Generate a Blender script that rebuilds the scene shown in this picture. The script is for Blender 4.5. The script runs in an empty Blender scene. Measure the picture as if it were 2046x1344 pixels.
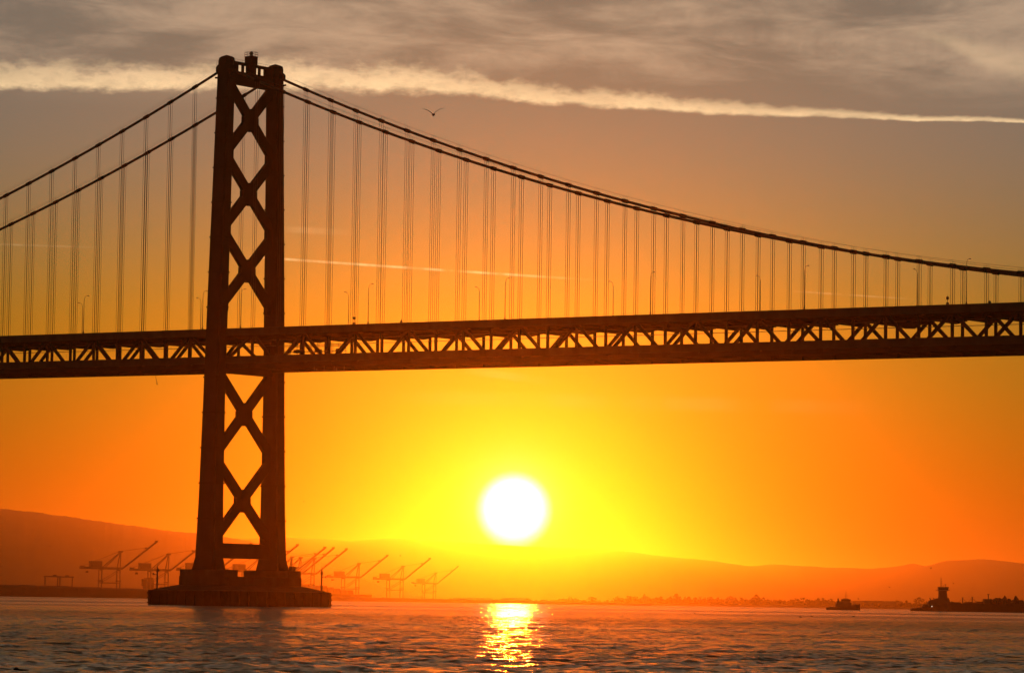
import bpy, bmesh, math, random
import numpy as np
from mathutils import Vector, Matrix

random.seed(7)
np.random.seed(7)
sc = bpy.context.scene
COL = sc.collection
R = math.radians

# ------------------------------------------------------------------ camera
# Bridge axis = X (towards the city = +X), Y = away from the camera side, Z = up,
# origin = centre of the tower at water level.  Metres.
CAM = Vector((666.339, -740.647, 2.0306))
YAW, PITCH, ROLL, FPX = -0.658874, 0.0733732, 0.0149833, 7222.15
_F = Vector((math.sin(YAW)*math.cos(PITCH), math.cos(YAW)*math.cos(PITCH), math.sin(PITCH)))
_R0 = Vector((math.cos(YAW), -math.sin(YAW), 0))
_U0 = _R0.cross(_F)
_R = _R0*math.cos(ROLL) + _U0*math.sin(ROLL)
_U = _U0*math.cos(ROLL) - _R0*math.sin(ROLL)
FWD = Vector((math.sin(YAW), math.cos(YAW), 0))
RGT = Vector((math.cos(YAW), -math.sin(YAW), 0))

cam_data = bpy.data.cameras.new('camera')
cam_data.sensor_width = 36.0
cam_data.sensor_fit = 'HORIZONTAL'
cam_data.lens = FPX/2046*36.0
cam_data.clip_start = 0.5
cam_data.clip_end = 80000
cam = bpy.data.objects.new('camera', cam_data)
COL.objects.link(cam)
cam.matrix_world = Matrix(((_R.x, _U.x, -_F.x, CAM.x), (_R.y, _U.y, -_F.y, CAM.y),
                           (_R.z, _U.z, -_F.z, CAM.z), (0, 0, 0, 1)))
sc.camera = cam

def ray(u, v):
    return _F*FPX + _R*(u-1023) - _U*(v-672)

def at(u, v, dist):
    """point seen at (u, v) at a horizontal distance dist in front of the camera"""
    d = ray(u, v)
    return CAM + d*(dist/d.dot(FWD))

def ground(u, dist, z=0.0):
    p = at(u, 1187.6+u*0.015, dist)
    return Vector((p.x, p.y, z))

# ------------------------------------------------------------------ sky and sun
SUN_D = ray(1027, 1019).normalized()
SUN_AZ = math.atan2(SUN_D.x, SUN_D.y)
SUN_EL = math.asin(SUN_D.z)
SKY_STRENGTH = 0.0165

def ae(u, v):
    """azimuth from the sun and elevation, degrees"""
    d = ray(u, v).normalized()
    return math.degrees(math.atan2(d.x, d.y)-SUN_AZ), math.degrees(math.asin(d.z))

world = bpy.data.worlds.new('World')
sc.world = world
world.use_nodes = True
nt = world.node_tree
nt.nodes.clear()

class G:
    """tiny helper to write node arithmetic"""
    def __init__(s, tree): s.t = tree
    def n(s, typ, **kw):
        nd = s.t.nodes.new(typ)
        for k, v in kw.items(): setattr(nd, k, v)
        return nd
    def put(s, sock, val):
        if hasattr(val, 'is_linked'): s.t.links.new(val, sock)
        else: sock.default_value = val
    def m(s, op, a, b=0.0, c=None, clamp=False):
        nd = s.n('ShaderNodeMath', operation=op, use_clamp=clamp)
        s.put(nd.inputs[0], a); s.put(nd.inputs[1], b)
        if c is not None: s.put(nd.inputs[2], c)
        return nd.outputs[0]
    def vm(s, op, a, b=None, scale=None):
        nd = s.n('ShaderNodeVectorMath', operation=op)
        s.put(nd.inputs[0], a)
        if b is not None: s.put(nd.inputs[1], b)
        if scale is not None: s.put(nd.inputs['Scale'], scale)
        return nd.outputs['Value'] if op == 'DOT_PRODUCT' else nd.outputs['Vector']
    def xyz(s, x, y, z):
        nd = s.n('ShaderNodeCombineXYZ')
        s.put(nd.inputs[0], x); s.put(nd.inputs[1], y); s.put(nd.inputs[2], z)
        return nd.outputs[0]
    def sep(s, v):
        nd = s.n('ShaderNodeSeparateXYZ'); s.put(nd.inputs[0], v)
        return nd.outputs
    def smooth(s, x, a, b, lo=0.0, hi=1.0):
        nd = s.n('ShaderNodeMapRange', interpolation_type='SMOOTHSTEP')
        s.put(nd.inputs['Value'], x); s.put(nd.inputs['From Min'], a); s.put(nd.inputs['From Max'], b)
        s.put(nd.inputs['To Min'], lo); s.put(nd.inputs['To Max'], hi)
        return nd.outputs['Result']
    def noise(s, vec, scale, detail=3.0, rough=0.5, dist=0.0, color=False):
        nd = s.n('ShaderNodeTexNoise')
        s.put(nd.inputs['Vector'], vec); nd.inputs['Scale'].default_value = scale
        nd.inputs['Detail'].default_value = detail; nd.inputs['Roughness'].default_value = rough
        nd.inputs['Distortion'].default_value = dist
        return nd.outputs['Color'] if color else nd.outputs['Fac']
    def curve(s, x, pts, xr, yr):
        nd = s.n('ShaderNodeFloatCurve')
        c = nd.mapping.curves[0]
        pp = [((a-xr[0])/(xr[1]-xr[0]), (b-yr[0])/(yr[1]-yr[0])) for a, b in pts]
        c.points[0].location = pp[0]; c.points[1].location = pp[-1]
        for q in pp[1:-1]: c.points.new(*q)
        nd.mapping.update()
        t = s.m('DIVIDE', s.m('SUBTRACT', x, xr[0]), xr[1]-xr[0])
        s.put(nd.inputs['Value'], t)
        return s.m('ADD', s.m('MULTIPLY', nd.outputs[0], yr[1]-yr[0]), yr[0])

g = G(nt)
tc = g.n('ShaderNodeTexCoord')
dvec = tc.outputs['Generated']
sky = g.n('ShaderNodeTexSky', sky_type='NISHITA', sun_disc=False)
sky.sun_elevation = SUN_EL
sky.sun_rotation = SUN_AZ
sky.air_density, sky.dust_density, sky.ozone_density = 1.0, 1.0, 1.0
base = g.vm('MULTIPLY', g.vm('SCALE', sky.outputs[0], scale=SKY_STRENGTH), (1.0, 1.28, 0.6))
dx, dy, dz = g.sep(g.vm('NORMALIZE', dvec))
# azimuth from the sun / elevation / angle to the sun, in degrees
ca, sa = math.cos(SUN_AZ), math.sin(SUN_AZ)
rx = g.m('SUBTRACT', g.m('MULTIPLY', dx, ca), g.m('MULTIPLY', dy, sa))
ry = g.m('ADD', g.m('MULTIPLY', dx, sa), g.m('MULTIPLY', dy, ca))
A = g.m('MULTIPLY', g.m('ARCTAN2', rx, ry), 180/math.pi)
EL = g.m('MULTIPLY', g.m('ARCSINE', dz), 180/math.pi)
dvn = g.vm('NORMALIZE', dvec)
chord = g.n('ShaderNodeVectorMath', operation='DISTANCE')
nt.links.new(dvn, chord.inputs[0]); chord.inputs[1].default_value = SUN_D
TH = g.m('MULTIPLY', chord.outputs['Value'], 180/math.pi)      # chord ~ angle near the sun

def expo(x, k, amp, off=0.0):
    e = g.m('EXPONENT', g.m('MULTIPLY', g.m('SUBTRACT', x, off), -1.0/k))
    return g.m('MULTIPLY', e, amp)
# aureole: forward scattering round the sun
gl_r = expo(TH, 3.4, 0.45)
gl_g = g.m('ADD', expo(TH, 3.6, 0.26), expo(TH, 0.8, 0.22))
gl_b = g.m('ADD', expo(TH, 2.0, 0.045), expo(TH, 0.20, 0.9, 0.47))
aure = g.xyz(gl_r, gl_g, g.m('MINIMUM', gl_b, 4.0))
disc = g.smooth(TH, 0.20, 0.66, 9.0, 0.0)
disc_c = g.vm('SCALE', (1.0, 0.8, 0.4), scale=disc)

# high clouds and old contrails: streaky layers lit from below by the low sun
cw = g.noise(g.xyz(g.m('MULTIPLY', A, 0.10), g.m('MULTIPLY', EL, 0.45), 20.2), 1.0, 3.0, 0.55)
warp = g.m('MULTIPLY', g.m('SUBTRACT', cw, 0.5), 2.2)
cl = g.noise(g.xyz(g.m('MULTIPLY', A, 0.16), g.m('ADD', g.m('MULTIPLY', EL, 0.62), warp), 31.7), 1.0, 8.0, 0.64)
cl_fine = g.noise(g.xyz(g.m('MULTIPLY', A, 0.6), g.m('MULTIPLY', EL, 2.6), 8.1), 1.0, 5.0, 0.6)
cl_mix = g.m('ADD', g.m('MULTIPLY', cl, 0.8), g.m('MULTIPLY', cl_fine, 0.2))
cl_lit = g.smooth(cl_mix, 0.46, 0.66)
cl_veil = g.smooth(EL, 7.6, 8.7)                         # the deck starts above the long contrail
fall = g.smooth(TH, 6.0, 40.0, 1.0, 0.25)
lit_c = g.vm('SCALE', (0.28, 0.176, 0.105), scale=g.m('MULTIPLY', g.m('MULTIPLY', cl_lit, cl_veil), fall))

def band(lo_pts, w_pts, colour, soft, fine, sharp):
    lo = g.curve(A, [ae(*p) for p in lo_pts], (-40, 40), (0, 14))
    xs = [(ae(p[0], 200)[0], p[1]) for p in w_pts]
    wd = g.curve(A, xs, (-40, 40), (0, 1.0))
    t = g.m('DIVIDE', g.m('SUBTRACT', EL, lo), wd)        # 0 lower edge, 1 upper edge
    puff = g.noise(g.xyz(g.m('MULTIPLY', A, fine), g.m('MULTIPLY', EL, fine*2.0), 5.5), 1.0, 6.0, 0.62)
    puff2 = g.noise(g.xyz(g.m('MULTIPLY', A, fine*0.28), g.m('MULTIPLY', EL, fine*0.5), 2.2), 1.0, 3.0, 0.5)
    pp = g.m('ADD', g.m('MULTIPLY', g.m('SUBTRACT', puff, 0.5), 1.5), g.m('MULTIPLY', g.m('SUBTRACT', puff2, 0.5), 0.8))
    t2 = g.m('ADD', t, pp)
    lowp = g.m('ADD', t, g.m('MULTIPLY', pp, 0.45))
    d = g.m('MULTIPLY', g.smooth(lowp, -0.05-soft, sharp), g.smooth(t2, 0.45-soft, 1.15+soft, 1.0, 0.0))
    tone = g.m('ADD', 0.25, g.m('MULTIPLY', puff, 1.45))
    return g.vm('SCALE', colour, scale=g.m('MULTIPLY', g.m('MULTIPLY', d, tone), fall))

trail = band([(-4000, 60), (-1500, 150), (0, 178), (300, 184), (600, 180), (850, 190), (1000, 199), (1300, 222), (1600, 235), (2046, 246), (3200, 262), (5500, 330)],
             [(-4000, .75), (0, .44), (430, .42), (760, .46), (1000, .32), (1300, .27), (1600, .16), (1850, .10), (2046, .075), (3200, .04), (5500, .03)],
             (0.60, 0.41, 0.20), 0.04, 2.4, 0.25)
wisp = band([(1500, 20), (1780, 60), (1880, 88), (1960, 128), (2046, 160), (2600, 240), (5200, 560)],
            [(1500, .04), (1780, .08), (1880, .20), (1960, .30), (2046, .42), (2600, .6), (5200, .8)],
            (0.26, 0.18, 0.09), 0.35, 0.7, 0.8)
wisp = g.vm('SCALE', wisp, scale=g.smooth(A, ae(1740, 60)[0], ae(1960, 60)[0]))

def line(p0, p1, w_deg, colour, fade0, fade1, streak):
    (a0, e0), (a1, e1) = ae(*p0), ae(*p1)
    s = (e1-e0)/(a1-a0)
    d = g.m('ABSOLUTE', g.m('SUBTRACT', EL, g.m('ADD', e0, g.m('MULTIPLY', g.m('SUBTRACT', A, a0), s))))
    d = g.smooth(d, w_deg*0.25, w_deg, 1.0, 0.0)
    win = g.m('MULTIPLY', g.smooth(A, a0, a0+fade0), g.smooth(A, a1-fade1, a1, 1.0, 0.0))
    nz = g.noise(g.xyz(g.m('MULTIPLY', A, streak), 0.0, a0), 1.0, 3.0)
    k = g.m('MULTIPLY', g.m('MULTIPLY', d, win), g.smooth(nz, 0.25, 0.6))
    return g.vm('SCALE', colour, scale=k)

lines = [line((490, 512), (1230, 562), 0.028, (0.42, 0.33, 0.16), 0.4, 2.2, 2.5),
         line((540, 456), (720, 466), 0.075, (0.10, 0.07, 0.035), 0.6, 0.8, 3.0),
         line((1560, 580), (1850, 599), 0.018, (0.13, 0.09, 0.05), 0.6, 0.8, 3.0),
         line((-60, 486), (250, 496), 0.022, (0.12, 0.08, 0.045), 0.1, 1.8, 3.0),
         line((700, 790), (1800, 815), 0.16, (0.03, 0.025, 0.015), 2.5, 2.5, 1.2),
         line((900, 735), (1120, 765), 0.09, (0.06, 0.05, 0.03), 0.8, 0.8, 1.2)]
cover = g.m('ADD', g.smooth(EL, 4.0, 8.0, 0.0, 0.6), g.smooth(EL, 8.5, 20.0, 0.0, 0.38))
hi = g.smooth(EL, 9.0, 17.0)
tone = g.vm('ADD', g.vm('SCALE', (0.182, 0.178, 0.188), scale=g.m('SUBTRACT', 1.0, hi)), g.vm('SCALE', (0.105, 0.066, 0.036), scale=hi))
grey = g.vm('SCALE', tone, scale=g.smooth(TH, 9.0, 50.0, 1.0, 0.10))
total = g.vm('ADD', g.vm('SCALE', base, scale=g.m('SUBTRACT', 1.0, cover)), g.vm('SCALE', grey, scale=cover))
total = g.vm('ADD', total, aure)
# low paths lose green and blue
red = g.smooth(EL, -0.3, 5.6, 0.34, 1.0)
total = g.vm('MULTIPLY', total, g.xyz(1.0, red, g.m('MULTIPLY', red, red)))
for c in [disc_c, lit_c, trail, wisp]+lines:
    total = g.vm('ADD', total, c)
bg = g.n('ShaderNodeBackground')
nt.links.new(total, bg.inputs[0]); bg.inputs[1].default_value = 1.0
wo = g.n('ShaderNodeOutputWorld')
nt.links.new(bg.outputs[0], wo.inputs[0])

sun_data = bpy.data.lights.new('sun', 'SUN')
sun_data.energy = 0.57
sun_data.angle = R(0.53)
sun_data.color = (1.0, 0.125, 0.004)
sun = bpy.data.objects.new('sun', sun_data)
COL.objects.link(sun)
sun.rotation_euler = (-SUN_D).to_track_quat('-Z', 'Y').to_euler()

HAZE_DENSITY = 2.4e-5
HAZE_G = 0.95

sc.view_settings.view_transform = 'Standard'
sc.view_settings.look = 'None'
sc.view_settings.exposure = 0
sc.view_settings.gamma = 1
sc.view_settings.use_curve_mapping = False
sc.cycles.max_bounces = 5
sc.cycles.glossy_bounces = 3
sc.cycles.diffuse_bounces = 2
sc.cycles.volume_bounces = 0
sc.cycles.sample_clamp_indirect = 4

# ------------------------------------------------------------------ helpers
class MB:
    """collects geometry for ONE mesh"""
    def __init__(s): s.v, s.f = [], []
    def add(s, vs, fs):
        o = len(s.v); s.v += [tuple(p) for p in vs]; s.f += [tuple(i+o for i in q) for q in fs]
        return s
    def box(s, c, d, rz=0.0):
        hx, hy, hz = d[0]/2, d[1]/2, d[2]/2
        cs, sn = math.cos(rz), math.sin(rz)
        vs = []
        for z in (-hz, hz):
            for x, y in ((-hx, -hy), (hx, -hy), (hx, hy), (-hx, hy)):
                vs.append((c[0]+x*cs-y*sn, c[1]+x*sn+y*cs, c[2]+z))
        return s.add(vs, [(3, 2, 1, 0), (4, 5, 6, 7), (0, 1, 5, 4), (1, 2, 6, 5), (2, 3, 7, 6), (3, 0, 4, 7)])
    def beam(s, p0, p1, w, d, side):
        """bar from p0 to p1; w across direction `side`, d across the third direction"""
        p0, p1, sd = Vector(p0), Vector(p1), Vector(side)
        ax = (p1-p0).normalized()
        sd = (sd-ax*sd.dot(ax)).normalized()
        th = ax.cross(sd)
        vs = [p+sd*(a*w/2)+th*(b*d/2) for p in (p0, p1) for a, b in ((-1, -1), (1, -1), (1, 1), (-1, 1))]
        return s.add(vs, [(3, 2, 1, 0), (4, 5, 6, 7), (0, 1, 5, 4), (1, 2, 6, 5), (2, 3, 7, 6), (3, 0, 4, 7)])
    def tube(s, pts, r, n=6, cap=True):
        pts = [Vector(p) for p in pts]
        rr = r if isinstance(r, (list, tuple)) else [r]*len(pts)
        rings = []
        up = Vector((0, 0, 1))
        for i, p in enumerate(pts):
            t = (pts[min(i+1, len(pts)-1)]-pts[max(i-1, 0)]).normalized()
            a = t.cross(up)
            if a.length < 1e-3: a = t.cross(Vector((0, 1, 0)))
            a.normalize(); b = t.cross(a)
            rings.append([p+(a*math.cos(2*math.pi*k/n)+b*math.sin(2*math.pi*k/n))*rr[i] for k in range(n)])
        vs = [q for rg in rings for q in rg]
        fs = []
        for i in range(len(pts)-1):
            for k in range(n):
                fs.append((i*n+k, i*n+(k+1) % n, (i+1)*n+(k+1) % n, (i+1)*n+k))
        if cap:
            fs.append(tuple(range(n-1, -1, -1))); fs.append(tuple((len(pts)-1)*n+k for k in range(n)))
        return s.add(vs, fs)
    def loft(s, sections, cap=True):
        n = len(sections[0]); vs = [p for sec in sections for p in sec]; fs = []
        for i in range(len(sections)-1):
            for k in range(n):
                fs.append((i*n+k, i*n+(k+1) % n, (i+1)*n+(k+1) % n, (i+1)*n+k))
        if cap:
            fs.append(tuple(range(n-1, -1, -1))); fs.append(tuple((len(sections)-1)*n+k for k in range(n)))
        return s.add(vs, fs)
    def prism(s, poly, axis, lo, hi):
        """polygon in the two other axes, extruded along axis"""
        def p3(q, t):
            return (t, q[0], q[1]) if axis == 0 else ((q[0], t, q[1]) if axis == 1 else (q[0], q[1], t))
        return s.loft([[p3(q, lo) for q in poly], [p3(q, hi) for q in poly]])
    def mesh(s, name):
        me = bpy.data.meshes.new(name)
        me.from_pydata([tuple(p) for p in s.v], [], s.f)
        bm = bmesh.new(); bm.from_mesh(me)
        bmesh.ops.recalc_face_normals(bm, faces=bm.faces)
        bm.to_mesh(me); bm.free()
        return me
    def build(s, name, mat, parent=None, smooth=False, label=None):
        me = s.mesh(name)
        me.materials.append(mat)
        if smooth:
            for p in me.polygons: p.use_smooth = True
        o = bpy.data.objects.new(name, me)
        COL.objects.link(o)
        if parent is not None: o.parent = parent
        if label: o['label'] = label
        return o

def tag(o, label=None, cat=None, group=None, kind=None):
    if label: o['label'] = label
    if cat: o['category'] = cat
    if group: o['group'] = group
    if kind: o['kind'] = kind
    return o

def empty(name, loc=(0, 0, 0), rz=0.0):
    o = bpy.data.objects.new(name, None)
    COL.objects.link(o)
    o.location = loc; o.rotation_euler = (0, 0, rz)
    o.empty_display_size = 1.0
    return o

def copy_tree(o, parent=None):
    c = o.copy(); COL.objects.link(c)
    if parent is not None: c.parent = parent
    for ch in list(o.children): copy_tree(ch, c)
    return c

def mat(name, col, rough=0.6, metal=0.0, var=0.25, scale=0.5, bump=0.0, spec=0.5):
    m = bpy.data.materials.new(name); m.use_nodes = True
    t = m.node_tree; gg = G(t)
    b = t.nodes['Principled BSDF']
    co = gg.n('ShaderNodeTexCoord').outputs['Object']
    nz = gg.noise(co, scale, 6.0, 0.6)
    streak = gg.noise(gg.vm('MULTIPLY', co, (scale*1.6, scale*1.6, scale*0.12)), 1.0, 4.0, 0.55)
    f = gg.m('ADD', gg.m('MULTIPLY', nz, 0.6), gg.m('MULTIPLY', streak, 0.4))
    rp = gg.n('ShaderNodeMapRange')
    gg.put(rp.inputs['Value'], f); rp.inputs['From Min'].default_value = 0.3; rp.inputs['From Max'].default_value = 0.7
    rp.inputs['To Min'].default_value = 1-var; rp.inputs['To Max'].default_value = 1+var
    gg.put(b.inputs['Base Color'], gg.vm('SCALE', tuple(col), scale=rp.outputs[0]))
    b.inputs['Roughness'].default_value = rough
    b.inputs['Metallic'].default_value = metal
    b.inputs['Specular IOR Level'].default_value = spec
    if bump:
        bp = gg.n('ShaderNodeBump'); bp.inputs['Strength'].default_value = bump; bp.inputs['Distance'].default_value = 0.05
        gg.put(bp.inputs['Height'], nz); gg.put(b.inputs['Normal'], bp.outputs[0])
    return m

M = dict(
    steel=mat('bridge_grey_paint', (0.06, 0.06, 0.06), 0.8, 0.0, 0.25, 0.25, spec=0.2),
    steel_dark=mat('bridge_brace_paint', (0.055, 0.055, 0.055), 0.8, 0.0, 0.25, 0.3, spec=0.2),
    rope=mat('galvanised_wire_rope', (0.14, 0.14, 0.14), 0.6, 0.2, 0.2, 2.0),
    asphalt=mat('asphalt', (0.05, 0.05, 0.05), 0.9, 0.0, 0.2, 1.0),
    concrete=mat('weathered_concrete', (0.13, 0.12, 0.11), 0.9, 0.0, 0.3, 0.3, 0.4),
    timber=mat('tarred_timber', (0.06, 0.045, 0.035), 0.9, 0.0, 0.4, 0.6, 0.5),
    galv=mat('galvanised_steel', (0.22, 0.22, 0.22), 0.5, 0.4, 0.2, 1.0),
    lens=mat('lamp_lens', (0.5, 0.48, 0.42), 0.2, 0.0, 0.05, 3.0),
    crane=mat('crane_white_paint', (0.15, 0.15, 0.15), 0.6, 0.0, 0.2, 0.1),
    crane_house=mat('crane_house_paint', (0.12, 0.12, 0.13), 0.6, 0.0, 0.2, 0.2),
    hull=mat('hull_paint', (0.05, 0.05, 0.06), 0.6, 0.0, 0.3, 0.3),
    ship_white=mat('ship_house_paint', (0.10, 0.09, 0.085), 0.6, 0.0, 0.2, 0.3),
    glass=mat('dark_glass', (0.02, 0.02, 0.025), 0.15, 0.0, 0.1, 1.0),
    rust=mat('rusty_cargo', (0.10, 0.06, 0.045), 0.95, 0.0, 0.5, 0.8, 0.6),
    cont=mat('container_paint', (0.20, 0.10, 0.08), 0.7, 0.0, 0.5, 0.05),
    land=mat('shore_rock', (0.10, 0.085, 0.07), 0.95, 0.0, 0.4, 0.02),
    hill=mat('dry_hill_scrub', (0.045, 0.04, 0.03), 0.95, 0.0, 0.4, 0.004),
    leaf=mat('tree_foliage', (0.05, 0.06, 0.03), 0.9, 0.0, 0.4, 0.05),
    wall=mat('warehouse_wall', (0.25, 0.23, 0.21), 0.8, 0.0, 0.2, 0.05),
    bird=mat('gull_feathers', (0.16, 0.15, 0.14), 0.8, 0.0, 0.3, 5.0),
    bird_dark=mat('dark_feathers', (0.02, 0.02, 0.02), 0.7, 0.0, 0.3, 8.0),
    net=mat('tarpaulin', (0.10, 0.09, 0.08), 0.9, 0.0, 0.3, 1.0),
)
lit = bpy.data.materials.new('lit_lamp'); lit.use_nodes = True
_b = lit.node_tree.nodes['Principled BSDF']
_b.inputs['Emission Color'].default_value = (1.0, 0.8, 0.55, 1); _b.inputs['Emission Strength'].default_value = 3.0
M['lit'] = lit

# ------------------------------------------------------------------ water
def build_water():
    far_end = 35000.0
    rows = [-260, -200, -150, -100, -60, -30, 0, 20, 40, 55, 70, 76, 80]
    y = 83.0
    while y < 3000: rows.append(y); y += 0.0023*y
    st = 7.0
    while y < far_end-800:
        rows.append(y); st = min(st*1.06, 800); y += st
    rows.append(far_end)
    half = []; x = 0.10
    while x < 220: half.append(x); st = max(0.2, 0.011*x); x += st
    while x < 15000:
        half.append(x); st = min(st*1.08, 2200); x += st
    half.append(18000.0)
    cols = [-a for a in reversed(half)]+[0.0]+half
    Y = np.array(rows); X = np.array(cols)
    dY = np.gradient(Y); dX = np.gradient(X)
    GX, GY = np.meshgrid(X, Y)
    SP = np.maximum(dX[None, :], dY[:, None])
    Z = np.zeros_like(GX)
    rng = np.random.RandomState(11)
    nW = 130
    lam = np.exp(rng.uniform(math.log(0.45), math.log(9.0), nW))
    # wind blows roughly across and towards the camera
    th = R(-75)+rng.normal(0, R(65), nW)
    amp = 0.0033*lam**0.68
    amp[lam > 2.5] *= 0.65
    # gusts: patches with more and less chop
    gust = 0.5+0.5*np.sin(GX/37.0+1.3*np.sin(GY/61.0)+0.4)*np.sin(GY/53.0+GX/120.0)
    gust = 0.62+0.55*gust
    for i in range(nW):
        k = 2*math.pi/lam[i]
        ph = k*(GX*math.cos(th[i])+GY*math.sin(th[i]))+rng.uniform(0, 6.28)
        fade = np.clip((lam[i]/SP-2.6)/2.0, 0, 1)
        s = np.sin(ph)
        Z += amp[i]*fade*(s+0.25*np.abs(s))*(gust)
    pos = np.stack([CAM.x+GX*RGT.x+GY*FWD.x, CAM.y+GX*RGT.y+GY*FWD.y, Z], -1).reshape(-1, 3)
    nr, nc = len(Y), len(X)
    idx = np.arange(nr*nc).reshape(nr, nc)
    q = np.stack([idx[:-1, :-1], idx[:-1, 1:], idx[1:, 1:], idx[1:, :-1]], -1).reshape(-1)
    nf = (nr-1)*(nc-1)
    me = bpy.data.meshes.new('water')
    me.vertices.add(nr*nc); me.vertices.foreach_set('co', pos.astype(np.float32).ravel())
    me.loops.add(nf*4); me.loops.foreach_set('vertex_index', q.astype(np.int32))
    me.polygons.add(nf); me.polygons.foreach_set('loop_start', np.arange(0, nf*4, 4, dtype=np.int32))
    me.polygons.foreach_set('use_smooth', np.ones(nf, dtype=bool))
    me.update(); me.validate()
    o = bpy.data.objects.new('water', me); COL.objects.link(o)
    print('water quads', nf)
    m = bpy.data.materials.new('bay_water'); m.use_nodes = True
    t = m.node_tree; gg = G(t); b = t.nodes['Principled BSDF']
    b.inputs['Base Color'].default_value = (0.006, 0.008, 0.008, 1)
    b.inputs['IOR'].default_value = 1.33
    geo = gg.n('ShaderNodeNewGeometry')
    P = geo.outputs['Position']
    # fine ripples, wind-roughened in lanes
    fw = gg.vm('DOT_PRODUCT', P, tuple(FWD)); rt = gg.vm('DOT_PRODUCT', P, tuple(RGT))
    lane = gg.noise(gg.xyz(gg.m('MULTIPLY', rt, 1/900.0), gg.m('MULTIPLY', fw, 1/330.0), 0.3), 1.0, 6.0, 0.62)
    lane_k = gg.smooth(lane, 0.36, 0.64, 0.55, 1.25)
    n1 = gg.noise(P, 1.3, 3.0, 0.6, 0.0, True)
    n2 = gg.noise(P, 3.6, 3.0, 0.6, 0.0, True)
    a1 = gg.vm('MULTIPLY', gg.vm('SUBTRACT', n1, (0.5, 0.5, 0.5)), (0.85, 0.85, 0.0))
    a2 = gg.vm('MULTIPLY', gg.vm('SUBTRACT', n2, (0.5, 0.5, 0.5)), (1.0, 1.0, 0.0))
    pert = gg.vm('SCALE', gg.vm('ADD', a1, a2), scale=lane_k)
    nn = gg.vm('NORMALIZE', gg.vm('ADD', geo.outputs['Normal'], pert))
    gg.put(b.inputs['Normal'], nn)
    b.inputs['Roughness'].default_value = 0.07
    # capillary ripples too small to resolve: a second, rough facet distribution
    b2 = gg.n('ShaderNodeBsdfPrincipled')
    b2.inputs['Base Color'].default_value = (0.006, 0.008, 0.008, 1)
    b2.inputs['IOR'].default_value = 1.33
    gg.put(b2.inputs['Roughness'], gg.smooth(lane, 0.36, 0.64, 0.26, 0.46))
    gg.put(b2.inputs['Normal'], gg.vm('NORMALIZE', gg.vm('ADD', geo.outputs['Normal'], gg.vm('SCALE', pert, scale=0.5))))
    mx = gg.n('ShaderNodeMixShader')
    gg.put(mx.inputs[0], gg.smooth(lane, 0.36, 0.64, 0.30, 0.72))
    t.links.new(b.outputs[0], mx.inputs[1]); t.links.new(b2.outputs[0], mx.inputs[2])
    t.links.new(mx.outputs[0], t.nodes['Material Output'].inputs['Surface'])
    me.materials.append(m)
    tag(o, kind='structure')
    return o
build_water()

# ------------------------------------------------------------------ far hills and shores
def fbm(x, seed, octv=5, per=1.0):
    r = random.Random(seed); s = 0.0; a = 1.0; f = 1.0/per; n = 0.0
    for _ in range(octv):
        s += a*math.sin(x*f*6.283+r.uniform(0, 6.28)); n += a; a *= 0.55; f *= 2.13
    return s/n

def hill_range(name, dist, prof, depth, u0, u1, nu, seed, rough):
    """a ridge with a front slope and a back slope; prof = skyline as (u, v)"""
    us = [u0+(u1-u0)*i/nu for i in range(nu+1)]
    pu = [p[0] for p in prof]; pv = [p[1] for p in prof]
    rows = [(-1.0, 0.0), (-0.8, 0.12), (-0.6, 0.32), (-0.42, 0.52), (-0.26, 0.74), (-0.12, 0.91), (0, 1.0), (0.3, 0.85), (0.7, 0.4), (1.0, 0.0)]
    vs, fs = [], []
    for j, (dd, hh) in enumerate(rows):
        for i, u in enumerate(us):
            v = float(np.interp(u, pu, pv)) + rough*(fbm(u, seed, 6, 310.0)*2.2+fbm(u, seed+3, 4, 23.0)*0.9+abs(fbm(u, seed+5, 3, 7.0))*0.6)
            top = at(u, v, dist).z
            dk = dist+dd*depth
            wob = 1+0.10*fbm(u+dd*700, seed+9+j, 4, 260.0) if 0 < hh < 1 else 1
            p = ground(u, dk)
            vs.append((p.x, p.y, top*hh*wob - (0.5 if hh == 0 else 0)))
    n = len(us)
    for j in range(len(rows)-1):
        for i in range(nu):
            fs.append((j*n+i, j*n+i+1, (j+1)*n+i+1, (j+1)*n+i))
    o = MB().add(vs, fs).build(name, M['hill'], None, True)
    return tag(o, kind='structure')

hill_range('hills', 20000, [(-2500, 1012), (-800, 1008), (-300, 1006), (0, 1015), (70, 1021), (110, 1029), (190, 1040), (240, 1047), (330, 1058), (400, 1064), (520, 1085), (640, 1120), (760, 1170), (900, 1205), (5000, 1300)],
           3600, -1400, 900, 480, 1, 1.0)
hill_range('hills', 32000, [(-2600, 1085), (-300, 1080), (300, 1078), (560, 1074), (640, 1075), (700, 1080), (760, 1075), (800, 1074), (880, 1081), (950, 1085), (1090, 1092), (1250, 1100), (1300, 1107),
                            (1400, 1117), (1500, 1131), (1540, 1127), (1620, 1130), (1740, 1136), (1800, 1130), (1822, 1125), (1850, 1131), (1890, 1119), (1960, 1115), (2046, 1125), (2300, 1138), (4600, 1150)],
           2500, -2600, 4600, 620, 2, 0.6)

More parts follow.
